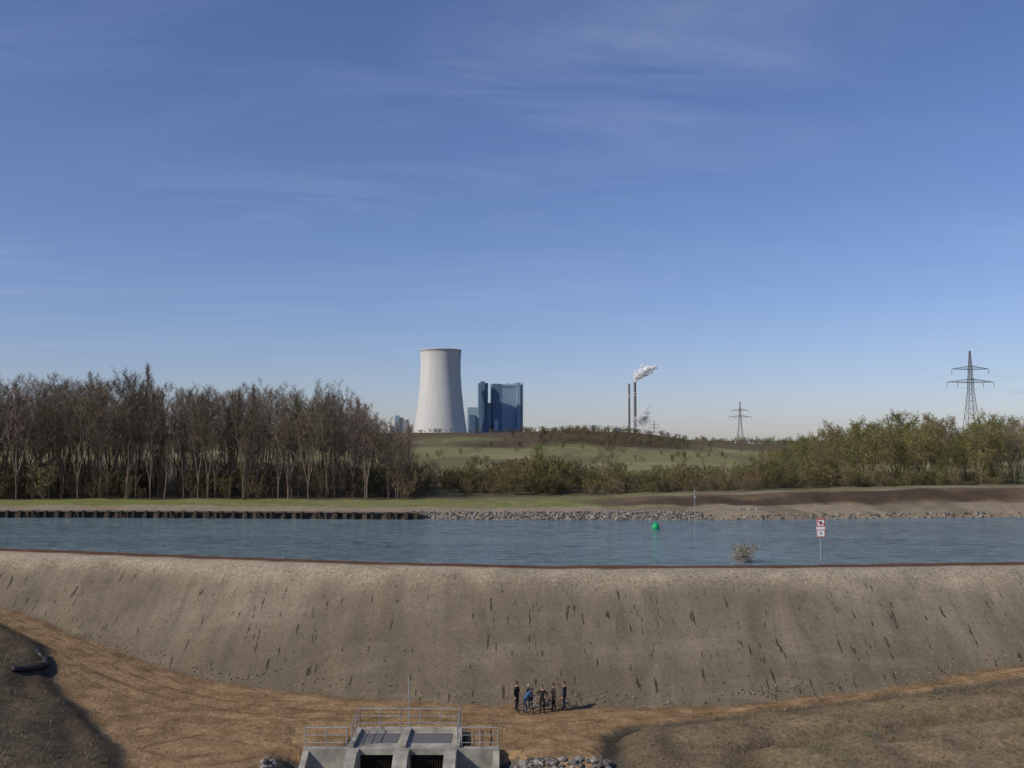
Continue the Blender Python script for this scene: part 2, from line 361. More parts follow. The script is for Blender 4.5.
t3=np.abs(np.hypot(x+22,(y-50))-12)
t4=np.abs(np.hypot(x-14,(y-47))-19.5)
t5=np.abs(np.hypot(x+8,(y-50))-15.5)
me.attributes.new('trk','FLOAT','POINT').data.foreach_set('value',np.clip(t1,0,9))
me.attributes.new('trk2','FLOAT','POINT').data.foreach_set('value',np.clip(np.minimum(np.minimum(t2,t3),np.minimum(t4,t5)),0,9))
ground=bpy.data.objects.new('ground',me); sc.collection.objects.link(ground)
m,nt,b=new_mat('ground_soil'); L=nt.links
def attr(n,o): a=N(nt,'ShaderNodeAttribute'); a.attribute_name=n; return a.outputs[o]
def math_(op,a,b=None,c=None,clamp=False):
    n=N(nt,'ShaderNodeMath',operation=op); n.use_clamp=clamp
    for i,v in enumerate((a,b,c)):
        if v is None: continue
        if isinstance(v,(int,float)): n.inputs[i].default_value=v
        else: L.new(v,n.inputs[i])
    return n.outputs[0]
def noise(scale,vec=None,det=4,rough=.6,dist=0):
    n=N(nt,'ShaderNodeTexNoise'); n.inputs['Scale'].default_value=scale; n.inputs['Detail'].default_value=det; n.inputs['Roughness'].default_value=rough; n.inputs['Distortion'].default_value=dist
    if vec is not None: L.new(vec,n.inputs['Vector'])
    return n.outputs['Fac']
def mrange(v,a,b_,c,d_):
    n=N(nt,'ShaderNodeMapRange'); L.new(v,n.inputs[0]); 
    for i,q in enumerate((a,b_,c,d_)): n.inputs[i+1].default_value=q
    return n.outputs[0]
def mixc(f_,a,b_,mode='MIX'):
    n=N(nt,'ShaderNodeMix',data_type='RGBA',blend_type=mode)
    if isinstance(f_,(int,float)): n.inputs[0].default_value=f_
    else: L.new(f_,n.inputs[0])
    for i,v in ((6,a),(7,b_)):
        if isinstance(v,tuple): n.inputs[i].default_value=(*v,1)
        else: L.new(v,n.inputs[i])
    return n.outputs[2]
tc=N(nt,'ShaderNodeTexCoord').outputs['Object']
def mapped(sx,sy,sz,rz=0):
    n=N(nt,'ShaderNodeMapping'); L.new(tc,n.inputs[0]); n.inputs['Scale'].default_value=(sx,sy,sz); n.inputs['Rotation'].default_value=(0,0,rz); return n.outputs[0]
nf=noise(4,tc,3); nm=noise(.6,tc,3); nvf=noise(16,tc,2)
edge=math_('ADD',attr('road','Fac'),math_('MULTIPLY',math_('SUBTRACT',noise(1.3,tc,3),.5),1.1))
rm=mrange(edge,-.08,.14,0,1)
roadc=mixc(mrange(nm,.35,.65,0,1),(.225,.145,.072),(.31,.205,.11))
def trk(a,off,w):
    return mrange(math_('ABSOLUTE',math_('SUBTRACT',a,off)),w*.4,w,1,0)
tr=math_('MAXIMUM',trk(attr('trk','Fac'),.95,.32),math_('MULTIPLY',trk(attr('trk2','Fac'),.9,.28),.9))
tr=math_('MAXIMUM',tr,math_('MULTIPLY',trk(attr('trk','Fac'),2.6,.3),.6))
tr=math_('MULTIPLY',tr,mrange(noise(.5,tc,2),.35,.6,0,1))
roadc=mixc(math_('MULTIPLY',tr,.6),roadc,(.12,.076,.04))
roadc=mixc(mrange(edge,.1,.8,.45,0),roadc,(.10,.065,.04))
base=attr('col','Color')
sm=attr('slope','Fac')
run=noise(1,mapped(.55,.10,.10,.12),5,.6,.5)
base=mixc(math_('MULTIPLY',sm,mrange(run,.42,.66,0,.55)),base,(.105,.085,.06))
hor=noise(1,mapped(.08,.4,.4),4,.6,.6)
base=mixc(math_('MULTIPLY',sm,mrange(hor,.5,.68,0,.4)),base,(.27,.23,.17))
big=noise(1,mapped(.045,.07,.07),3,.55,.4)
base=mixc(math_('MULTIPLY',sm,mrange(big,.45,.62,0,.55)),base,(.115,.093,.063))
dash=noise(1,mapped(3.2,.5,.5,.12),3,.6)
base=mixc(math_('MULTIPLY',sm,mrange(dash,.635,.67,0,.9)),base,(.04,.033,.023))
c=mixc(rm,base,roadc)
v=math_('MULTIPLY',mrange(nf,.25,.75,.6,1.4),mrange(nm,.25,.75,.8,1.2))
v=math_('MULTIPLY',v,mrange(nvf,.3,.7,.8,1.2))
v=math_('ADD',math_('MULTIPLY',v,math_('SUBTRACT',1.0,math_('MULTIPLY',sm,.55))),math_('MULTIPLY',sm,.55))
cc=N(nt,'ShaderNodeCombineColor'); [L.new(v,cc.inputs[i]) for i in range(3)]
c=mixc(1.0,c,cc.outputs[0],'MULTIPLY')
L.new(c,b.inputs['Base Color']); b.inputs['Roughness'].default_value=.95; b.inputs['Specular IOR Level'].default_value=.1
h=math_('ADD',math_('MULTIPLY',nf,.6),math_('MULTIPLY',nvf,.25)); h=math_('MULTIPLY',h,math_('SUBTRACT',1.0,math_('MULTIPLY',sm,.6))); h=math_('ADD',h,math_('MULTIPLY',run,.7)); h=math_('SUBTRACT',h,math_('MULTIPLY',tr,.35))
bp=N(nt,'ShaderNodeBump'); bp.inputs['Distance'].default_value=.16; bp.inputs['Strength'].default_value=.8; L.new(h,bp.inputs['Height']); L.new(bp.outputs[0],b.inputs['Normal'])
me.materials.append(m)
# ------------------------------------------------------------------ WATER
m,nt,b=new_mat('canal_water'); L=nt.links
tc=N(nt,'ShaderNodeTexCoord').outputs['Object']
wn=noise(1,mapped(.35,1.2,1,.15),4,.65,.5); wl=noise(1,mapped(.03,.12,1,.1),3,.5,.4)
wc=mixc(mrange(wn,.36,.64,0,1),(.065,.105,.12),(.21,.28,.29))
wc=mixc(mrange(wl,.42,.65,0,.5),wc,(.20,.27,.285))
L.new(wc,b.inputs['Base Color']); b.inputs['Roughness'].default_value=.16; b.inputs['IOR'].default_value=1.33
h=math_('ADD',noise(1,mapped(.7,1.5,1),4,.65,.4),math_('MULTIPLY',wn,1.2))
h=math_('ADD',h,math_('MULTIPLY',noise(1,mapped(3.0,4.5,1,.2),2,.6),.25))
bp=N(nt,'ShaderNodeBump'); bp.inputs['Distance'].default_value=.5; bp.inputs['Strength'].default_value=1; L.new(h,bp.inputs['Height']); L.new(bp.outputs[0],b.inputs['Normal'])
w=MB()
xx=np.arange(-390,391,10.0)
for i in range(len(xx)-1):
    a,c_=xx[i],xx[i+1]
    w.face([(a,float(Cx(a))+1.5,6),(c_,float(Cx(c_))+1.5,6),(c_,float(Fx(c_))+1.0 if c_>-10 else float(Fx(c_))+.3,6),(a,float(Fx(a))+1.0 if a>-10 else float(Fx(a))+.3,6)])
w.obj('canal_water',[m],smooth=True)
sb=MB(); sb.face([(-14,20,-2.2),(5,20,-2.2),(5,60.7,-2.2),(-14,60.7,-2.2)]); sb.obj('stream_water',[m])
# ------------------------------------------------------------------ materials
rustm=simple('rusty_steel',(.075,.055,.042),.85,var=.4,scale=1.0)
rockm=simple('rubble_stone',(.22,.205,.18),.9,var=.35,scale=1.5)
rockd=simple('rubble_stone_dark',(.11,.10,.09),.9,var=.4,scale=1.5)
clodm=simple('soil_clod',(.12,.095,.065),.95,var=.3)
# ------------------------------------------------------------------ sheet pile wall
sp=MB(); px=-300.0; kk=0
prev=None
while px<-13:
    yy=float(Fx(px)); off=[0,0,.35,.35][kk%4]
    p=(px,yy-off)
    if prev: sp.face([(prev[0],prev[1],4.5),(p[0],p[1],4.5),(p[0],p[1],6.95),(prev[0],prev[1],6.95)])
    prev=p; px+=[.5,.25,.5,.25][kk%4]; kk+=1
cap=MB(); q=-300
while q<-13:
    a,b2=q,min(q+6,-13); ya,yb=float(Fx(a)),float(Fx(b2))
    i=len(cap.v)
    for (xx_,yy_) in ((a,ya-.42),(b2,yb-.42),(b2,yb+.2),(a,ya+.2)):
        cap.v.append((xx_,yy_,6.9)); cap.v.append((xx_,yy_,7.08))
    for fc in ((0,2,3,1),(2,4,5,3),(4,6,7,5),(6,0,1,7),(1,3,5,7)): cap.f.append(tuple(i+t for t in fc)); cap.m.append(0)
    q+=6
pw=empty('sheet_pile_wall')
sp.obj('piles',[rustm],pw); cap.obj('capping_beam',[simple('weathered_cap',(.14,.115,.09),.9)],pw)
post=MB(); q=-290
while q<-14:
    yy=float(Fx(q)); post.box((q-.16,yy-.75,5),(q+.16,yy-.45,7.1),0); q+=1.9 if q<-34 else 2.6
post.obj('fender_posts',[simple('fender_timber',(.05,.042,.035),.9)],pw)
# ------------------------------------------------------------------ rocks
def rocks(name,pts,mats,flat=.7):
    mb=MB()
    for (px_,py_,pz_,s_) in pts:
        V=IV*(1+rng.uniform(-.28,.28,(len(IV),1)))*np.array([s_*rng.uniform(.8,1.3),s_*rng.uniform(.8,1.3),s_*flat])
        a=rng.uniform(0,6.28); c_,s2=math.cos(a),math.sin(a)
        V=np.stack([V[:,0]*c_-V[:,1]*s2+px_,V[:,0]*s2+V[:,1]*c_+py_,V[:,2]+pz_],1)
        mb.add(V.tolist(),IF,int(rng.random()<.4))
    return mb.obj(name,mats)
xa=np.concatenate([rng.uniform(-15,28,1400),rng.uniform(28,110,350)]); ya=Fx(xa)+rng.uniform(-.4,2.2,len(xa))*np.where(xa>28,.6,1); za=tzv(xa,ya)
rocks('shore_riprap',list(zip(xa,ya,za+.03,rng.uniform(.1,.32,len(xa)))),[rockm,rockd])
xa=np.concatenate([rng.uniform(-2.4,5.4,560),rng.uniform(-13.6,-10.5,200)]); ya=rng.uniform(52.5,56.4,len(xa)); za=tzv(xa,ya)
rocks('culvert_riprap',list(zip(xa,ya,za+.02,rng.uniform(.08,.24,len(xa)))),[rockm,rockd])
yl=np.linspace(66.4,92,160)
def foot(xx_):
    zz=terrain(np.full(160,xx_),yl); a=zz>Lx(xx_)+.5
    cy_=float(Cx(xx_))-3.5; j=int(np.searchsorted(yl,cy_))-1
    while j>0 and a[j]: j-=1
    return yl[j]
foots={i:foot(i) for i in range(-36,38)}
P=[]
xa=rng.uniform(-50,48,600); ya=Cx(xa)-4-np.abs(rng.normal(0,1,600))*8; za=tzv(xa,ya)
P+= [p for p in zip(xa,ya,za,rng.uniform(.03,.07,600)) if p[2]>-.3]
xa=rng.uniform(-35,36,420); ya=np.array([foots[int(round(v))] for v in xa])+rng.normal(0,.45,420); za=tzv(xa,ya)
P+=list(zip(xa,ya,za,rng.uniform(.03,.11,420)))
xa=rng.uniform(15.5,19.3,60); ya=np.array([foots[int(round(v))] for v in xa])+rng.normal(.1,.12,60); za=tzv(xa,ya)
P+=list(zip(xa,ya,za,rng.uniform(.05,.10,60)))
rocks('soil_clods',P,[clodm,simple('pale_clod',(.22,.185,.13),.95)])
gm=simple('dry_grass_blades',(.19,.155,.085),.9,var=.3,scale=.7); gm2=simple('green_grass_blades',(.11,.125,.045),.9,var=.3,scale=.7)
gt=MB(); n=5200
xa=rng.uniform(-46,48,n); ya=rng.uniform(50,88,n); zz,dd_,ff_,a1,a2,lo2,sl2=terrain(xa,ya,True)
for i in range(n):
    low=lo2[i]>0
    if low and not (a1[i]>.8 or a2[i]>1.6): continue
    if not low and (sl2[i]<.5 or rng.random()<.92): continue
    if zz[i]<-.2 or dd_[i]>-1: continue
    mt=int(rng.random()<.22); hgt=rng.uniform(.1,.3)*(1 if low else .6)
    for j in range(6):
        a=rng.uniform(0,6.28); o=rng.normal(0,.09,2); l=rng.normal(0,.1,2); cx,cy=xa[i]+o[0],ya[i]+o[1]; wd=.022
        gt.face([(cx-wd*math.cos(a),cy-wd*math.sin(a),zz[i]-.03),(cx+wd*math.cos(a),cy+wd*math.sin(a),zz[i]-.03),(cx+l[0],cy+l[1],zz[i]+hgt*rng.uniform(.6,1.2))],mt)
gt.obj('dry_grass_tufts',[gm,gm2])
dp=MB()
arc=[(-33.9,72.2),(-32.9,71.3),(-32.2,70.1),(-31.9,68.7),(-32.0,67.3),(-32.5,66.0)]
for a,b2 in zip(arc[:-1],arc[1:]): dp.tube((a[0],a[1],tz(*a)+.12),(b2[0],b2[1],tz(*b2)+.12),.2,n=12)
dp.obj('black_drain_pipe',[blk],smooth=True)
# ------------------------------------------------------------------ culvert
cv=empty('culvert_headworks')
c=MB()
yf=57.5
def wallx(a,b2,z0,z1,y0=yf,y1=yf+.42,m=0): c.box((a,y0,z0),(b2,y1,z1),m)
wallx(-11.8,-8.6,-2.8,.22); wallx(-6.6,-5.75,-2.8,.22); wallx(-3.8,-.7,-2.8,.22)
wallx(-8.598,-6.602,-.15,.22); wallx(-5.748,-3.802,-.15,.22)
c.box((-9.25,yf+.423,-.06),(-2.95,61.1,.21))
c.box((-9.25,yf+.422,-2.8),(-9.0,60.9,-.062)); c.box((-3.2,yf+.422,-2.8),(-2.95,60.9,-.062)); c.box((-6.4,yf+.422,-2.8),(-5.95,60.9,-.062))
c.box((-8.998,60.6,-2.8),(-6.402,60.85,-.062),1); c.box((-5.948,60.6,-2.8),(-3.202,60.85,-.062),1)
for a,b2 in ((-9.25,-8.95),(-6.35,-6.0),(-3.25,-2.95)):
    c.box((a,yf+.03,.212),(b2,61.08,.42))
c.box((-8.948,60.75,.212),(-6.352,61.08,.42)); c.box((-5.998,60.75,.212),(-3.252,61.08,.42))
for a,b2 in ((-9.2,-8.62),(-6.58,-5.77),(-3.78,-3.1)):
    c.prism([(yf-.003,.2),(yf-.003,-2.8),(yf-3.0,-2.8),(yf-3.0,-1.2),(yf-1.6,-.1),(yf-1.0,.2)],a,b2)
c.prism([(yf-.003,.1),(yf-.003,-2.8),(yf-4,-2.8),(yf-4,-1.9)],-11.8,-11.45)
c.prism([(yf-.003,.1),(yf-.003,-2.8),(yf-4,-2.8),(yf-4,-1.9)],-1.05,-.7)
for a,b2 in ((-8.7,-6.6),(-5.75,-3.5)): c.box((a,58.5,.213),(b2,60.4,.235),2)
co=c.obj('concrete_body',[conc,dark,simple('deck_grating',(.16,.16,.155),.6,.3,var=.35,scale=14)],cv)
bv=co.modifiers.new('b','BEVEL'); bv.width=.03; bv.segments=1; bv.limit_method='ANGLE'
rl=MB()
def rail(p,q,zb,step=1.3,mid=2):
    p=Vector(p); q=Vector(q); Ln=(q-p).length; n=max(1,round(Ln/step))
    for i in range(n+1):
        t=p.lerp(q,i/n); rl.tube((t.x,t.y,zb),(t.x,t.y,zb+1.1),.03,n=6)
    for k_ in range(mid+1):
        hh=zb+1.1-k_*.42; rl.tube((p.x,p.y,hh),(q.x,q.y,hh),.028 if k_==0 else .018,n=6)
rail((-11.7,57.7),(-9.35,57.7),.22); rail((-2.85,57.7),(-.8,57.7),.22)
rail((-9.1,57.75),(-9.1,60.95),.42); rail((-9.1,60.95),(-3.1,60.95),.42); rail((-3.1,57.75),(-3.1,60.95),.42)
rl.tube((-6.2,61.0,.3),(-6.2,61.0,3.3),.03,n=8)
rl.obj('railings',[galv],cv)
tr_=MB()
for a,b2 in ((-8.6,-6.6),(-5.75,-3.8)):
    q=a+.12
    while q<b2: tr_.tube((q,57.75,-2.7),(q,57.75,-.16),.015,n=4); q+=.14
tr_.obj('trash_rack',[rustm],cv)
# ------------------------------------------------------------------ trees
def ribbon(mb,p,q,w,m=0):
    d_=(q-p); s_=Vector((random.uniform(-1,1),random.uniform(-1,1),random.uniform(-.3,.3))); s_=d_.cross(s_)
    if s_.length<1e-5: return
    s_=s_.normalized()*w*.5
    i=len(mb.v); mb.v+= [tuple(p-s_),tuple(p+s_),tuple(q)]; mb.f.append((i,i+1,i+2)); mb.m.append(m)
def rnd(): return Vector((random.gauss(0,1),random.gauss(0,1),random.gauss(0,1))).normalized()
def tree_mesh(name,H,seed,mats,t0=.25,spread=.24,nb=36,sub=9,tw=7,leaves=0,ls=.16,up=.55,multi=1,trunk=.011,tww=.045,fork=0):
    random.seed(seed); mb=MB(); tips=[]
    for st in range(multi):
        base=Vector((random.uniform(-.4,.4),random.uniform(-.4,.4),-.3))*(0 if multi==1 else H*.05); base.z=-.3
        lean=Vector((random.gauss(0,.035),random.gauss(0,.035),0)) if multi==1 else Vector((random.gauss(0,.35),random.gauss(0,.35),0))
        if fork: base=Vector((0,0,-.3)); aa=6.283*st/multi+random.uniform(-.3,.3); lean=Vector((math.cos(aa),math.sin(aa),0))*fork*random.uniform(.6,1.2)
        hh=H*random.uniform(.85,1); tp=[]
        for i in range(9):
            t=i/8; lf_=t if not fork else max(0,t-.22)**.85*1.2
            tp.append(base+Vector((lean.x*hh*lf_+random.gauss(0,.008)*H*t*(1 if t>.25 else .2),lean.y*hh*lf_+random.gauss(0,.008)*H*t*(1 if t>.25 else .2),hh*t*.96)))
        rr=[max(.015,H*trunk*(1-t/8.2)**.9/ (multi**.4)) for t in range(9)]
        for i in range(8): mb.tube(tp[i],tp[i+1],rr[i],rr[i+1],5,0,False)
        for k_ in range(nb//multi):
            t=t0+(1-t0)*((k_+random.random())/(nb//multi)); fi=min(t*8,7.999); i=int(fi); p=tp[i].lerp(tp[i+1],fi-i)
            az=k_*2.4+random.uniform(-.5,.5); shape=math.sin(min(1,(1-t)/(1-t0)*.95+.12)*math.pi*.62)
            ln=H*spread*(.35+.75*shape)*random.uniform(.65,1.25)
            e=up+random.uniform(-.2,.25)+.4*t
            d_=Vector((math.cos(az)*math.cos(e),math.sin(az)*math.cos(e),math.sin(e)))
            r=rr[i]*.42; pp_=p; seg=[p]
            for s_ in range(4):
                d_=(d_+rnd()*.16+Vector((0,0,.09))).normalized(); q=pp_+d_*ln/4; 
                mb.tube(pp_,q,max(.012,r*(1-s_*.22)),max(.01,r*(1-(s_+1)*.22)),3,0,False); pp_=q; seg.append(q)
            for s_ in range(sub):
                u=.2+.8*(s_+random.random())/sub; fi=min(u*4,3.999); i2=int(fi); p2=seg[i2].lerp(seg[i2+1],fi-i2)
                d2=(d_*.7+rnd()*.75+Vector((0,0,.3))).normalized(); l2=ln*.38*random.uniform(.6,1.2)*(1.15-u*.5)
                q2=p2+d2*l2; ribbon(mb,p2,q2,.07)
                for w_ in range(tw):
                    u2=random.uniform(.15,1); p3=p2.lerp(q2,u2); d3=(d2*.8+rnd()*.7+Vector((0,0,.25))).normalized()
                    q3=p3+d3*random.uniform(.4,1.0)*H*.05; ribbon(mb,p3,q3,tww); tips.append(q3)
    for i in range(leaves):
        p=random.choice(tips)+rnd()*H*.012; a=rnd()*ls*random.uniform(.5,1); b2=rnd()*ls*random.uniform(.5,1)
        mb.face([p,p+a,p+a+b2,p+b2],1)
    return mb.mesh(name,mats)
bark=simple('bare_bark',(.175,.14,.105),.95,var=.3,scale=.5,objrand=.4)
bark2=simple('pale_bark',(.19,.155,.10),.95,var=.3,scale=.5,objrand=.3)
lf_ol=simple('olive_leaf',(.15,.15,.045),.8,var=.4,scale=.8,objrand=.3)
lf_gr=simple('spring_leaf',(.15,.19,.05),.8,var=.35,scale=.8,objrand=.2)
lf_br=simple('brown_bud',(.16,.12,.065),.9,var=.35,scale=.8,objrand=.25)
lf_dk=simple('dark_leaf',(.07,.08,.035),.8,var=.4,scale=.8,objrand=.25)
T=[tree_mesh('bare_tree_mesh_%d'%i,20,100+i,[bark,lf_br if i%3 else lf_ol],t0=[.4,.38,.42,.45,.4,.4,.3][i],spread=[.19,.17,.2,.17,.23,.15,.13][i],nb=[33,33,32,33,34,36,40][i],leaves=[300,0,200,300,200,0,100][i],ls=.15,up=[.55,.6,.65,.5,.45,.8,1.0][i],tww=.036,multi=[3,3,2,3,1,2,1][i],fork=[.17,.14,.12,.2,0,.08,0][i],tw=6) for i in range(7)]
W=[tree_mesh('leafing_tree_mesh_%d'%i,14,200+i,[bark2,[lf_ol,lf_gr,lf_ol,lf_br][i]],t0=.22,spread=.27,nb=32,leaves=[3200,3000,2600,1400][i],ls=.19,up=.5,tww=.044,tw=6,multi=[2,1,3,2][i],fork=[.14,0,.18,.12][i]) for i in range(4)]
S=[tree_mesh('shrub_mesh_%d'%i,5,300+i,[bark2 if i%2 else bark,[lf_ol,lf_br,lf_gr,lf_dk][i]],t0=.08,spread=.36,nb=36,sub=7,tw=6,leaves=[1400,800,1800,1800][i],ls=.15,up=.6,multi=6,trunk=.008,tww=.035) for i in range(4)]
random.seed(11)
def scatter(parent,name,protos,pts):
    if not pts: return
    zz=tzv([p[0] for p in pts],[p[1] for p in pts])
    for (px_,py_,h_,pi,hb),z_ in zip(pts,zz):
        k_=h_/hb; put(name,protos[pi],(px_,py_,float(z_)),random.uniform(0,6.28),(k_*random.uniform(.85,1.2),k_*random.uniform(.85,1.2),k_),parent)
fo=empty('bare_woodland'); pts=[]
hx=lambda a: float(np.interp(a,[-150,-88,-68,-56,-45,-36,-30,-25,-20,-17],[20,21,22,20,20,19,19,16.5,13,11.5]))
yy_=172.0
while yy_<232:
    step=3.6 if yy_<190 else 6.5
    xx_=-(yy_*.60+12)
    edge_=-17.5-(yy_-172)*.10
    while xx_<edge_:
        a=xx_+random.uniform(-1.6,1.6); b2=yy_+random.uniform(-1.6,1.6)
        vh=random.uniform(.72,1.02)*(1.1 if random.random()<.1 else 1)
        pts.append((min(a,edge_),b2,hx(a*174/b2)*vh*(b2/174)**.5,random.choice([0,1,2,3,4,0,1,3,5,6]),20))
        xx_+=step*random.uniform(.7,1.35)
    yy_+=step
scatter(fo,'woodland_tree',T,pts)
us=[]
for i in range(280):
    b2=random.uniform(171,215); a=random.uniform(-b2*.60-5,-17)
    us.append((a,b2,random.uniform(1.6,6),random.choice([0,1,1,1]),5))
scatter(fo,'understorey_shrub',S,us)
wo=empty('leafing_woodland'); pts=[]
hr=lambda pxl: float(np.interp(pxl,[745,770,800,830,870,920,950,990,1024,1100],[3.5,6.5,9.5,11.5,13,15,13.5,14.5,14,14.5]))
yy_=212.0
while yy_<262:
    xx_=yy_*.245
    while xx_<yy_*.60+10:
        a=xx_+random.uniform(-2,2); b2=yy_+random.uniform(-2,2); pxl=512+1000*a/b2
        if pxl>748: pts.append((a,b2,hr(pxl)*random.uniform(.62,1.03)*(b2/215)**.3,random.choice([0,1,0,2,2,1,3]),14))
        xx_+=5.4*random.uniform(.75,1.3)
    yy_+=6
scatter(wo,'woodland_tree',W+T,[(p[0],p[1],p[2],p[3],14) if random.random()<.86 else (p[0],p[1],p[2],4+random.randrange(7),20) for p in pts])
us=[]
for i in range(170):
    b2=random.uniform(203,222); a=random.uniform(b2*.235,b2*.6)
    us.append((a,b2,random.uniform(1.6,4.5),random.choice([0,1,2,0,0]),5))
scatter(wo,'understorey_shrub',S,us)
sb=empty('scrub_thicket'); us=[]
hs=lambda p: float(np.interp(p,[405,420,450,500,520,560,590,620,640,680,720,770],[2.6,3.2,3.6,4.0,5.8,5.6,4.2,3.8,3.4,4.0,3.6,4.4]))
for i in range(310):
    b2=random.uniform(179,220); pxl=random.uniform(405,775)
    a=(pxl-512)/1000*b2
    us.append((a,b2,hs(pxl)*random.uniform(.45,1.15)*(.7 if b2<186 else 1),random.choice([0,0,1,1,3,0]),5))
scatter(sb,'scrub_bush',S,us)
hs_=empty('hilltop_bramble'); us=[]
for i in range(300):
    b2=random.uniform(395,490); a=random.gauss(36,24)
    if a<0 and random.random()<.7: continue
    us.append((a,b2,random.uniform(1.2,3.2),random.choice([0,1,1,1,3]),5))
for i in range(110):
    b2=random.uniform(470,500); us.append((random.uniform(-60,120),b2,random.uniform(1.0,2.4),random.choice([1,1,0,3]),5))
for i in range(60):
    b2=random.uniform(240,400); us.append((random.uniform(-.1,.26)*b2,b2,random.uniform(1.0,2.6),random.choice([0,3,1]),5))
scatter(hs_,'bramble_bush',S,us)
put('willow_tree',W[3],(17.8,184,tz(17.8,184)),.4,(11.5/14*.8,11.5/14*.8,11.5/14))
put('young_green_tree',W[1],(5.2,192,tz(5.2,192)),1.4,(9.0/14*.9,9.0/14*.9,9.0/14))
put('young_green_tree',W[0],(-8,196,tz(-8,196)),2.4,6.5/14)
put('shrub',S[2],(48,205,tz(48,205)),1,.95)
put('shrub',S[2],(-9,192,tz(-9,192)),3,.9)
fb_=empty('distant_tree_belt'); pts=[]
for i in range(320):
    b2=random.uniform(620,1500); pxl=random.uniform(655,1060) if i%4 else random.uniform(380,1060)
    pts.append(((pxl-512)/1000*b2,b2,random.uniform(5,9)*(b2/800)**.4,random.randrange(4),14))
for i in range(150):
    b2=random.uniform(2300,3200); pxl=random.uniform(-80,1100)
    pts.append(((pxl-512)/1000*b2,b2,random.uniform(10,20),random.randrange(4),14))
scatter(fb_,'distant_tree',W,pts)
cb=tree_mesh('canal_bush_mesh',2.1,77,[simple('dry_twig',(.30,.26,.20),.9),lf_br],t0=.05,spread=.5,nb=80,sub=8,tw=9,leaves=0,up=.25,multi=10,trunk=.006,tww=.014)
put('bare_canal_bush',cb,(21.9,95.5,5.95),0,(1.1,1.1,.95))
# ------------------------------------------------------------------ canal markers
by=empty('green_buoy',(18.7,131,6)); bm_=MB()
bm_.lathe([(0,-.25),(.4,-.2),(.52,.05),(.52,.35),(.42,.6),(.22,.82),(.08,.9),(0,.91)],n=20)
bm_.tube((0,0,.88),(0,0,1.1),.03); bm_.lathe([(0,1.02),(.12,1.03),(0,1.2)],n=12)
bm_.obj('buoy_body',[simple('green_paint',(.01,.33,.12),.4,var=.1)],by,True)
pl=MB(); pl.tube((22.9,126,3.5),(22.9,126,11.2),.045,.035,8); pl.tube((22.9,126,5.8),(22.9,126,6.5),.09,.09,10); pl.tube((22.9,126,11.2),(22.9,126,11.35),.07,.02,8)
pl.box((22.74,125.93,10.3),(23.06,125.95,10.55),0)
pl.obj('mooring_marker_pole',[galv])
sg=empty('navigation_sign')
s=MB(); red=simple('sign_red',(.5,.03,.03),.45,var=.08); wht=simple('sign_white',(.75,.75,.73),.5,var=.06)
X0,Y0=29.75,97.0
s.tube((X0,Y0+.08,4.5),(X0,Y0+.08,9.9),.055,n=8,m=3)
s.box((X0-.4,Y0-.02,8.25),(X0+.4,Y0+.02,10.0),1)
y1=Y0-.024
def fr(x0,z0,x1,z1,m,y=y1): s.face([(X0+x0,y,z0),(X0+x1,y,z0),(X0+x1,y,z1),(X0+x0,y,z1)],m)
for (a,b2,c_,e) in ((-.4,9.25,.4,9.34),(-.4,9.91,.4,10.0),(-.4,9.34,-.32,9.91),(.32,9.34,.4,9.91)): fr(a,b2,c_,e,0)
s.face([(X0-.32,y1-.003,9.84),(X0-.32,y1-.003,9.74),(X0+.32,y1-.003,9.41),(X0+.32,y1-.003,9.51)],0)
fr(-.1,9.45,.1,9.78,2,y1-.0015)
fr(-.4,8.25,.4,8.32,0); fr(-.4,8.9,.4,8.97,0); fr(-.4,8.32,-.34,8.9,0); fr(.34,8.32,.4,8.9,0); fr(-.08,8.54,.08,8.70,2)
s.obj('sign_panel_and_post',[red,wht,blk,galv],sg)
sb2=MB()
for a,b2 in ((34.5,151.5),(36,151.3),(37.2,151.8)):
    z_=tz(a,b2); sb2.box((a-.5,b2-.2,z_-.1),(a+.5,b2+.2,z_+.22),0,.3,(a,b2))
o=sb2.obj('stone_blocks',[conc]); bv=o.modifiers.new('b','BEVEL'); bv.width=.05
# ------------------------------------------------------------------ power station
m,nt,b=new_mat('tower_concrete'); L=nt.links; tc=N(nt,'ShaderNodeTexCoord').outputs['Object']
streak=noise(1,mapped(.06,.06,.008),5,.6); band=N(nt,'ShaderNodeTexWave'); band.bands_direction='Z'; band.inputs['Scale'].default_value=.12; L.new(tc,band.inputs['Vector'])
cc=mixc(mrange(streak,.35,.65,0,1),(.46,.46,.445),(.56,.56,.545)); cc=mixc(mrange(band.outputs['Fac'],0,.15,.12,0),cc,(.4,.39,.37)); L.new(cc,b.inputs['Base Color']); b.inputs['Roughness'].default_value=.9
twm=m
ct=empty('cooling_tower',(-143,2000,12))
t=MB(); prof=[]
zs=np.linspace(8,184,30); rads=np.interp(zs,[8,30,68,108,138,163,184],[55.5,51.5,46.3,42,40.2,40.1,41.2])
prof=list(zip(rads,zs)); prof+=[(rads[-1]+.8,184.2),(rads[-1]+.8,185.5),(rads[-1]-1.2,185.5)]+[(r_-1.2,z_) for r_,z_ in prof[::-1]]
t.lathe(prof,n=96); t.obj('shell',[twm],ct,True)
t=MB()
for k_ in range(40):
    a=2*math.pi*k_/40; 
    for s_ in (-1,1):
        a2=a+s_*math.pi/40; t.tube((58*math.cos(a),58*math.sin(a),-3),(55*math.cos(a2),55*math.sin(a2),8.4),.6,n=5)
t.obj('raker_columns',[conc],ct)
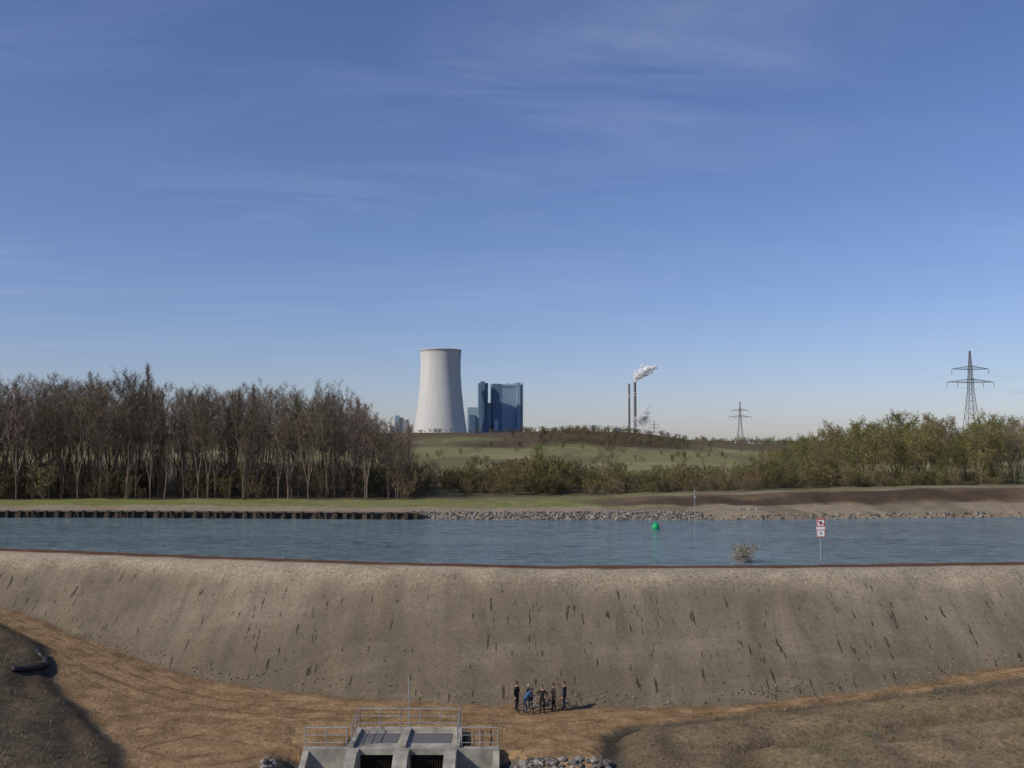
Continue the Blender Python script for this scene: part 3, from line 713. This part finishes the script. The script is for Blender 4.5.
def clad(name,c1,c2,sc_=.12):
    global nt,L,tc
    m,nt,b=new_mat(name); L=nt.links; tc=N(nt,'ShaderNodeTexCoord').outputs['Object']
    w_=N(nt,'ShaderNodeTexWave'); w_.bands_direction='Z'; w_.inputs['Scale'].default_value=sc_; L.new(tc,w_.inputs['Vector'])
    n_=noise(.03,tc,3); c_=mixc(mrange(n_,.4,.6,0,1),c1,c2); c_=mixc(mrange(w_.outputs['Fac'],0,.2,.3,0),c_,tuple(v*.8 for v in c1)); L.new(c_,b.inputs['Base Color']); b.inputs['Roughness'].default_value=.7; b.inputs['Specular IOR Level'].default_value=.2; return m
blue1=clad('blue_cladding',(.21,.31,.40),(.24,.34,.44)); blue2=clad('dark_blue_cladding',(.11,.175,.26),(.13,.195,.28)); blue3=clad('pale_blue_cladding',(.30,.40,.48),(.33,.43,.51)); whc=clad('white_cladding',(.42,.43,.45),(.48,.49,.51))  # blues paled, so distance haze is put into the base colour
ps_=empty('boiler_house')
b_=MB()
def bx(x0,x1,y0,y1,z1,m,rot=0,z0=5): b_.box((x0,y0,z0),(x1,y1,z1),m,rot,((x0+x1)/2,(y0+y1)/2))
bx(-26,20,2110,2170,134,0,.12)
bx(-44,-24,2106,2150,136,1,.12); bx(10,17,2099,2110,138,0,.12); bx(19.5,22.5,2104,2108,139,3,.12)
bx(-38,-29,2098,2105,60,2,.12)
bx(-71,-52,2095,2125,137,1,.12); bx(-66,-57,2090,2097,140,1,.12); bx(-51.8,-44.3,2112,2125,96,2,.12)
for i in range(7): bx(-20+i*5.3,-17.6+i*5.3,2114,2118,136+(i%3),0,.12)
bx(-26.4,20.4,2109.4,2111,130.5,1,.12,129)
b_.obj('cladding_blocks',[blue1,blue2,blue3,whc],ps_)
th=empty('turbine_hall'); b_=MB()
bx(-96,-72,2100,2160,86,2,.1); bx(-90,-78,2094,2101,70,1,.1); bx(-72,60,2070,2095,34,2,.1); bx(60,110,2080,2100,28,3,.1)
for i in range(10): bx(-66+i*12,-60+i*12,2069,2071,26,1,.1,18)
b_.obj('hall_blocks',[blue1,blue2,blue3,whc],th)
wb=empty('white_silo_building'); b_=MB()
bx(-226,-208,1900,1925,60,3,.2); bx(-207,-197,1900,1920,56,3,.2); bx(-222,-214,1897,1901,64,2,.2); bx(-232,-226,1900,1910,44,1,.2)
b_.obj('silo_blocks',[blue1,blue2,blue3,whc],wb)
cm1=simple('chimney_dark',(.15,.145,.15),.8,var=.1); cm2=simple('chimney_pale',(.42,.38,.36),.8,var=.1); cm3=simple('chimney_band',(.34,.30,.29),.8,var=.1)
for (cx,top) in ((211,119),(221.5,122)):
    e=empty('industrial_chimney',(cx,1800,5)); q=MB(); H_=top-5; k9=.75 if cx<215 else 1
    q.lathe([(3.2*k9,0),(2.7*k9,H_*.45)],n=16,m=0); q.lathe([(2.7*k9,H_*.45),(2.45*k9,H_*.78)],n=16,m=0); q.lathe([(2.45*k9,H_*.78),(2.4*k9,H_*.84)],n=16,m=2); q.lathe([(2.4*k9,H_*.84),(2.3*k9,H_*.97)],n=16,m=0); q.lathe([(2.5*k9,H_*.97),(2.5*k9,H_),(1.6*k9,H_),(1.6*k9,H_-5)],n=16,m=0)
    for zz in (.4,.62,.82): q.lathe([(2.4*k9,H_*zz),(3.5*k9,H_*zz),(3.5*k9,H_*zz+1),(2.4*k9,H_*zz+1)],n=16,m=1)
    q.obj('stack',[cm1,cm2,cm3],e,True)
pb=empty('heating_plant'); b_=MB()
bx(176,202,1810,1840,32,3,.1); bx(186,196,1806,1812,40,0,.1); bx(203,232,1812,1840,26,1,.1); bx(236,262,1800,1830,22,3,.1); bx(180,184,1800,1806,36,2,.1)
b_.obj('plant_blocks',[blue1,blue2,blue3,whc],pb)
def house(x,y,w,dp,h,rf,rot):
    e=empty('distant_house',(x,y,tz(x,y))); e.rotation_euler=(0,0,rot); q=MB()
    q.box((-w/2,-dp/2,-1),(w/2,dp/2,h),0)
    q.face([(-w/2-.4,-dp/2-.4,h),(w/2+.4,-dp/2-.4,h),(w/2+.4,0,h+rf),(-w/2-.4,0,h+rf)],1); q.face([(w/2+.4,dp/2+.4,h),(-w/2-.4,dp/2+.4,h),(-w/2-.4,0,h+rf),(w/2+.4,0,h+rf)],1)
    q.face([(-w/2,-dp/2,h),(-w/2,dp/2,h),(-w/2,0,h+rf)],0); q.face([(w/2,-dp/2,h),(w/2,dp/2,h),(w/2,0,h+rf)],0)
    for i in range(int(w//3)): q.box((-w/2+1+i*3,-dp/2-.04,1),(-w/2+2.3+i*3,-dp/2+.02,2.4),2)
    q.obj('house_shell',[simple('render_wall',(.42,.41,.39),.8),simple('grey_roof_tiles',(.15,.14,.14),.8),blk],e)
for a in ((255,1120,12,9,5,3,.2),(274,1130,14,9,6,3,-.1)): house(*a)
# ------------------------------------------------------------------ steam plumes
def steam_mat(name,al):
    m=bpy.data.materials.new(name); m.use_nodes=True; nt_=m.node_tree; nt_.nodes.clear(); l=nt_.links
    df=N(nt_,'ShaderNodeBsdfDiffuse'); df.inputs[0].default_value=(.97,.97,.97,1); ts=N(nt_,'ShaderNodeBsdfTranslucent'); ts.inputs[0].default_value=(.97,.97,.97,1)
    ad=N(nt_,'ShaderNodeMixShader'); ad.inputs[0].default_value=.4; l.new(df.outputs[0],ad.inputs[1]); l.new(ts.outputs[0],ad.inputs[2])
    tp=N(nt_,'ShaderNodeBsdfTransparent'); mx=N(nt_,'ShaderNodeMixShader'); out=N(nt_,'ShaderNodeOutputMaterial')
    tcn=N(nt_,'ShaderNodeTexCoord'); no=N(nt_,'ShaderNodeTexNoise'); no.inputs['Scale'].default_value=.18; no.inputs['Detail'].default_value=4
    l.new(tcn.outputs['Object'],no.inputs['Vector']); mr=N(nt_,'ShaderNodeMapRange'); mr.inputs[1].default_value=.35; mr.inputs[2].default_value=.65; mr.inputs[3].default_value=al*.4; mr.inputs[4].default_value=al
    l.new(no.outputs['Fac'],mr.inputs[0]); l.new(mr.outputs[0],mx.inputs[0]); l.new(tp.outputs[0],mx.inputs[1]); l.new(ad.outputs[0],mx.inputs[2]); l.new(mx.outputs[0],out.inputs[0]); return m
def plume(path,rad,n,mat):
    mb=MB(); P_=np.array(path,float)
    for j in range(n):
        u=(j+.5)/n*(len(P_)-1); i=min(int(u),len(P_)-2); c_=P_[i]*(1-(u-i))+P_[i+1]*(u-i); r_=np.interp(u,range(len(rad)),rad)
        c_=c_+rng.normal(0,.42,3)*r_; s_=r_*rng.uniform(.35,.75)
        nn=1+.5*fbm(IV2[:,0]*1.5+j,IV2[:,1]*1.5+IV2[:,2]*1.3,50,2)
        mb.add((IV2*nn[:,None]*s_*np.array([1.2,1,.8])+c_).tolist(),IF2)
    return mb.obj('steam_plume',[mat],smooth=True)
plume([(222,1800,122),(225,1800,131),(234,1801,139),(246,1802,144),(259,1803,149)],[2.2,5,8,8,3.5],64,steam_mat('steam',.8))
plume([(222,1790,26),(229,1790,44),(236,1790,60),(242,1790,78)],[8,12,11,5],34,steam_mat('thin_steam',.22))
# ------------------------------------------------------------------ pylons
def pylon_mesh(H):
    p=MB(); 
    def hw(z): return np.interp(z,[0,H*.55,H],[3.6,1.25,.25])
    lv=[0]; 
    while lv[-1]<H*.97: lv.append(min(H,lv[-1]+max(1.8,2.0*hw(lv[-1]))))
    cor=((-1,-1),(1,-1),(1,1),(-1,1))
    for a,b2 in zip(lv[:-1],lv[1:]):
        for i in range(4):
            c0=cor[i]; c1=cor[(i+1)%4]; A_=(c0[0]*hw(a),c0[1]*hw(a),a); B_=(c0[0]*hw(b2),c0[1]*hw(b2),b2); C_=(c1[0]*hw(a),c1[1]*hw(a),a); D_=(c1[0]*hw(b2),c1[1]*hw(b2),b2)
            p.tube(A_,B_,.15,n=4); p.tube(A_,D_,.075,n=3); p.tube(C_,B_,.075,n=3); p.tube(B_,D_,.06,n=3)
    att=[]
    for z_,half in ((H*.66,11.5),(H*.80,9)):
        for s_ in (-1,1):
            tip=(s_*half,0,z_+.3); h0=hw(z_)
            for yy in (-h0,h0):
                p.tube((0,yy,z_),tip,.13,n=4); p.tube((0,yy*.8,z_+1.9),tip,.11,n=4)
                for k_ in range(1,6):
                    u=k_/6
                    lo_=Vector((0,yy,z_)).lerp(Vector(tip),u); hi_=Vector((0,yy*.8,z_+1.9)).lerp(Vector(tip),u); hi2=Vector((0,yy*.8,z_+1.9)).lerp(Vector(tip),max(0,u-1/6))
                    p.tube(lo_,hi_,.06,n=3); p.tube(lo_,hi2,.06,n=3)
            for u in ((1.,.55) if half>10 else (1.,)):
                q_=(s_*half*u,0,z_+.1); p.tube(q_,(q_[0],0,z_-2.2),.13,n=5); att.append((q_[0],z_-2.2))
    att.append((0,H)); return p,att
stl=simple('pylon_steel',(.13,.135,.14),.7,var=.2)
p,att=pylon_mesh(46.); pme=p.mesh('pylon_mesh',[stl])
pos=[(225,490,61.3-46),(228,1000,10),(284,2000,11)]
for q in pos: put('lattice_pylon',pme,q)
wr=MB(); chain=[(222,-20,12)]+pos
for A_,B_ in zip(chain[:-1],chain[1:]):
    for ax,az in att:
        prev=None
        for i in range(25):
            u=i/24; q=Vector((A_[0]+ax,A_[1],A_[2]+az)).lerp(Vector((B_[0]+ax,B_[1],B_[2]+az)),u); q.z-=4*12*u*(1-u)
            if prev: wr.tube(prev,q,.015,n=3,cap=False)
            prev=q
wr.obj('power_lines',[stl])
# ------------------------------------------------------------------ SKY + SUN
az=R(242); el=R(36)
w=bpy.data.worlds.new('World'); sc.world=w; w.use_nodes=True; nt=w.node_tree; L=nt.links
bg=nt.nodes['Background']; bg.inputs['Strength'].default_value=.086
sky=N(nt,'ShaderNodeTexSky'); sky.sky_type='NISHITA'; sky.sun_disc=False; sky.sun_elevation=el; sky.sun_rotation=az; sky.air_density=1.0; sky.dust_density=.35; sky.ozone_density=2.0
g_=N(nt,'ShaderNodeTexCoord').outputs['Generated']
sep=N(nt,'ShaderNodeSeparateXYZ'); L.new(g_,sep.inputs[0])
zc=math_('MAXIMUM',sep.outputs[2],.03); zc=math_('ADD',zc,.06)
cx_=math_('DIVIDE',sep.outputs[0],zc); cy_=math_('DIVIDE',sep.outputs[1],zc)
cmb=N(nt,'ShaderNodeCombineXYZ'); L.new(cx_,cmb.inputs[0]); L.new(cy_,cmb.inputs[1])
tc=cmb.outputs[0]
wisp=noise(1,mapped(.55,1.5,1,.3),9,.64,1.4); patch=noise(1,mapped(.5,.6,1),3,.5,.3)
cl=math_('MULTIPLY',mrange(wisp,.46,.80,0,1),mrange(patch,.40,.66,0,1))
cl=math_('MULTIPLY',cl,mrange(sep.outputs[2],.0,.06,0,1))
skc=mixc(1.0,sky.outputs[0],(.84,.88,1.2),'MULTIPLY')
c=mixc(math_('MULTIPLY',cl,.38),skc,(5.4,6.1,7.8))
L.new(c,bg.inputs['Color'])
sun=bpy.data.lights.new('sun','SUN'); sun.energy=3.7; sun.angle=R(.5); sun.color=(1,.91,.76)
so=bpy.data.objects.new('sun',sun); sc.collection.objects.link(so)
dirv=Vector((math.sin(az)*math.cos(el),math.cos(az)*math.cos(el),math.sin(el)))
so.rotation_euler=dirv.to_track_quat('Z','Y').to_euler(); so.location=(-100,-50,100)
# ------------------------------------------------------------------ CAMERA
cam=bpy.data.cameras.new('camera'); cam.lens=35.16; cam.sensor_width=36; cam.clip_start=.1; cam.clip_end=20000
co=bpy.data.objects.new('camera',cam); co.location=(0,0,17.6); co.rotation_euler=(R(93.2),0,0); sc.collection.objects.link(co); sc.camera=co
sc.view_settings.view_transform='Standard'; sc.view_settings.look='None'; sc.view_settings.exposure=0
